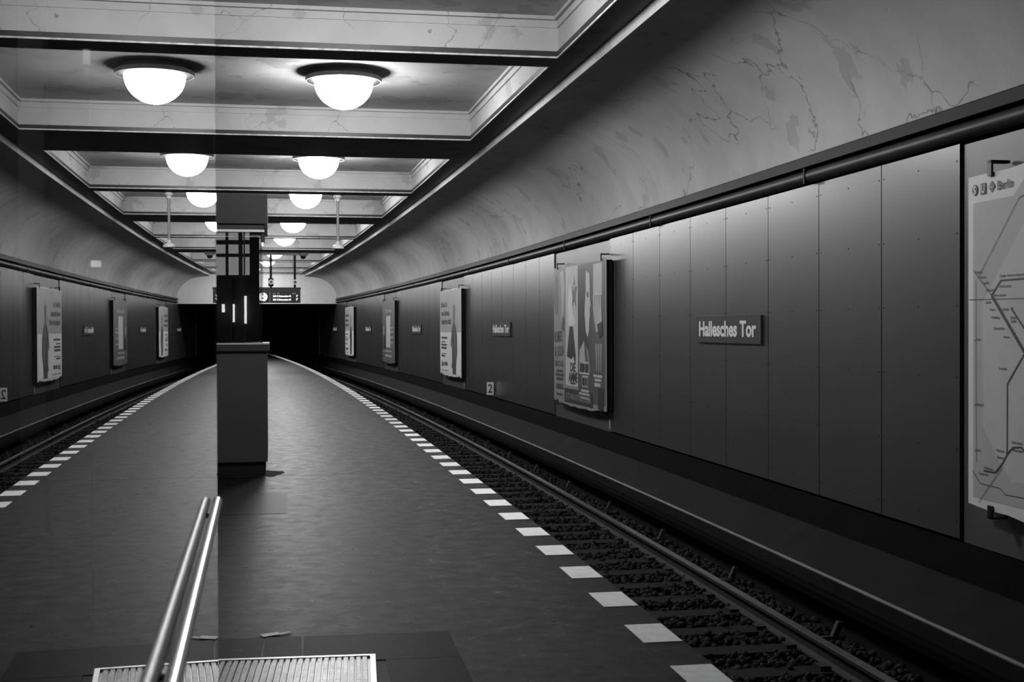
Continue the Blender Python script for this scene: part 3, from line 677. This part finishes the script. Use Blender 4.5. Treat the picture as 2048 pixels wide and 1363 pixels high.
# ================================================================== HANGING THINGS
pb = C(27.42, 1.31, ZS - .02)
hp = thing('hanging_camera', 'slim pole hanging from the ceiling beam with a dome camera at its end', 'camera', pb)
MB().lathe(pb, [(0, 0), (.175, 0), (.16, -.03), (.07, -.05), (0, -.05)], 8).build('ceiling_plate', 'trim_dark', hp)
MB().lathe(pb, [(0, -.03), (.08, -.03), (.088, -.1), (.06, -.11), (.05, -.175), (0, -.175)], 16).build('collar', 'white_metal', hp)
MB().tube(pb - Vector((0, 0, .15)), pb - Vector((0, 0, 1.09)), .028, n=12).build('pole', 'grey_metal', hp, smooth=True)
MB().lathe(pb, [(0, -1.02), (.05, -1.02), (.042, -1.085), (.1, -1.105), (.128, -1.14), (.128, -1.17), (.085, -1.19), (0, -1.19)], 20).build('housing', 'white_metal', hp, smooth=True)
MB().lathe(pb, [(.075, -1.188), (.07, -1.225), (.045, -1.255), (.001, -1.265)], 16).build('lens_dome', 'black_plastic', hp, smooth=True)

BS = 48.7
bA = C(BS, 0, 0); bx = (C(BS, 1, 0) - C(BS, 0, 0)).normalized(); bn = (C(BS - 1, 0, 0) - C(BS, 0, 0)).normalized()
U = 1.46                                    # the board is scaled up about the camera by this factor, its underside 2.41 m above the platform
class FrScaled(Fr):
    def p(self, x, y, t=0.0): return self.o + (self.ex * x + self.ey * (y - 2.105) + self.en * t) * U
fr = FrScaled((bA.x, bA.y, 2.412), bx, (0, 0, 1), bn); ZR = 2.105 + (ZS - 2.412) / U
BL, BR = -.93, 1.06
bd = thing('departure_board', 'hanging departure board with clock, below two rods', 'board', fr.p((BL + BR) / 2, 2.11))
fr.box(MB(), BL, BR, 2.105, 2.42, -.2, 0).build('board_case', 'sign_dark', bd)
fr.box(MB(), BL - .01, BR + .01, 2.435, 2.50, -.21, .01).build('top_rail', 'sign_dark', bd)
fr.box(MB(), BL + .02, BR - .02, 2.42, 2.435, -.18, -.01).build('shadow_gap', 'black_plastic', bd)
for x0 in (.325, BL + .03):
    d_ = fr.box(MB(), x0, x0 + .70, 2.12, 2.385, .001, .004).build('display', 'sign_dark', bd)
    mb = MB(); add_text(mb, fr, 'Linie', x0 + .04, 2.335, .035, .006, bold=.01); add_text(mb, fr, 'Ziel', x0 + .15, 2.335, .035, .006, bold=.01); add_text(mb, fr, 'Abfahrt', x0 + .52, 2.335, .035, .006, bold=.01)
    mb.build('header_lettering', 'sign_white', d_, fix=False)
    mb = MB()
    for y, m_ in ((2.255, "1'"), (2.165, "7'")):
        add_text(mb, fr, 'U6', x0 + .04, y, .065, .006, bold=.03); add_text(mb, fr, 'K-Schumacher-Pl.', x0 + .14, y, .065, .006, width=.36, bold=.02); add_text(mb, fr, m_, x0 + .62, y, .075, .006, bold=.03)
    mb.build('display_lettering', 'board_text', d_, fix=False)
cf = MB(); cxk = .115
cf.tube(fr.p(cxk, 2.255, .001), fr.p(cxk, 2.255, .012), .163, n=32); ck = cf.build('clock_face', 'clock_face', bd)
mb = MB()
for i in range(12):
    a = i * math.pi / 6; mb.tube(fr.p(cxk + .095 * math.sin(a), 2.255 + .095 * math.cos(a), .012), fr.p(cxk + .095 * math.sin(a), 2.255 + .095 * math.cos(a), .014), .009, n=6)
mb.build('hour_mark', 'ink', ck)
fr.box(MB(), cxk - .006, cxk + .006, 2.255, 2.32, .013, .016).build('hour_hand', 'ink', ck); fr.box(MB(), cxk, cxk + .09, 2.25, 2.26, .016, .018).build('minute_hand', 'ink', ck)
fr.box(MB(), .285, .30, 2.11, 2.39, .001, .012).build('divider', 'grey_metal', bd)
for x in (.32, .925): MB().tube(fr.p(x, 2.50, -.1), fr.p(x, ZR - .012, -.1), .042, n=10).build('suspension_rod', 'trim_dark', bd)
fr.box(MB(), BL, 1.0, ZR - .09, ZR - .015, -.15, -.05).build('top_bracket', 'white_metal', bd)
for x, plate, lb in ((.32, True, 'round white camera with square backplate on the rod nearer the clock'), (.925, False, 'round white camera on the right-hand sign rod')):
    c_ = thing('platform_camera', lb, 'camera', fr.p(x, 2.66, -.08), 'round cameras on the sign rods')
    if plate: fr.box(MB(), x - .065, x + .065, 2.53, 2.735, -.075, -.06).build('backplate', 'trim_dark', c_)
    MB().tube(fr.p(x, 2.635, -.06), fr.p(x, 2.635, .03), .095, n=24).build('camera_ring', 'sign_white', c_, smooth=True)
    MB().tube(fr.p(x, 2.635, .025), fr.p(x, 2.635, .04), .055, n=20).build('camera_lens', 'black_plastic', c_, smooth=True)
dcp = fr.p(1.14, ZR - .014, -.1)
dc = thing('dome_camera', 'white dome camera under the ceiling beam beside the sign bracket', 'camera', dcp)
MB().lathe(dcp, [(0, 0), (.19, 0), (.19, -.075), (.145, -.125), (.1, -.13), (0, -.13)], 24).build('housing', 'white_metal', dc, smooth=True)
MB().lathe(dcp, [(.105, -.128), (.1, -.19), (.065, -.24), (.001, -.255)], 20).build('lens_dome', 'black_plastic', dc, smooth=True)

# ================================================================== GLOWING SHAPES ADDED FACING THE KIOSK (to give the kiosk glass its reflections)
struct(MB().sbox(W, -6.6, -6.2, OWL - .4, OW + .4, -1.6, 5.5).build('wall_back', 'wall_concrete'), 'wall of the stair hall behind the viewer')
emis('pane_glow', 2.2); emis('slot_glow', 14.0)
kq = ky.dot(Vector((kf.x, kf.y, 0))); BK = -(ky.dot(G(3.22, -.7, 0)))
def hall(px, py):                           # point on the lift front that the kiosk glass mirrors toward the viewer
    u = (px - 1024) / FPX; v = (655.75 - py) / FPX
    d = Vector((u, 1, 0)); D = (2 * kq + BK) / d.dot(ky)
    P_ = d * D; f = P_.dot(ky) - kq
    Q = P_ - ky * (2 * f); return Vector((Q.x, Q.y, H + v * D))
def hbox(mb, x0, x1, y0, y1, t=.02):
    a = hall(x0, y1); b = hall(x1, y1); c = hall(x1, y0); d = hall(x0, y0); n = ky * t
    return mb.hexa([a, b, b + n, a + n, d, c, c + n, d + n])
glow_bk = hbox(MB(), 430, 502, 460, 552, .01).build('glow_backing', 'black_plastic', enc)
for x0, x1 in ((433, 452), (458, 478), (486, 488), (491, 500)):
    for y0, y1 in ((463, 478), (487, 505), (512, 548)): hbox(MB(), x0, x1, y0, y1, .02).build('glow_pane', 'pane_glow', glow_bk)  # glowing panes added only to be mirrored by the kiosk glass
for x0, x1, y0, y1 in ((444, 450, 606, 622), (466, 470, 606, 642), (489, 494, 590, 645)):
    hbox(MB(), x0, x1, y0, y1, .03).build('glow_slot', 'slot_glow', enc)  # glowing slots added as sources for the bright bars mirrored in the kiosk
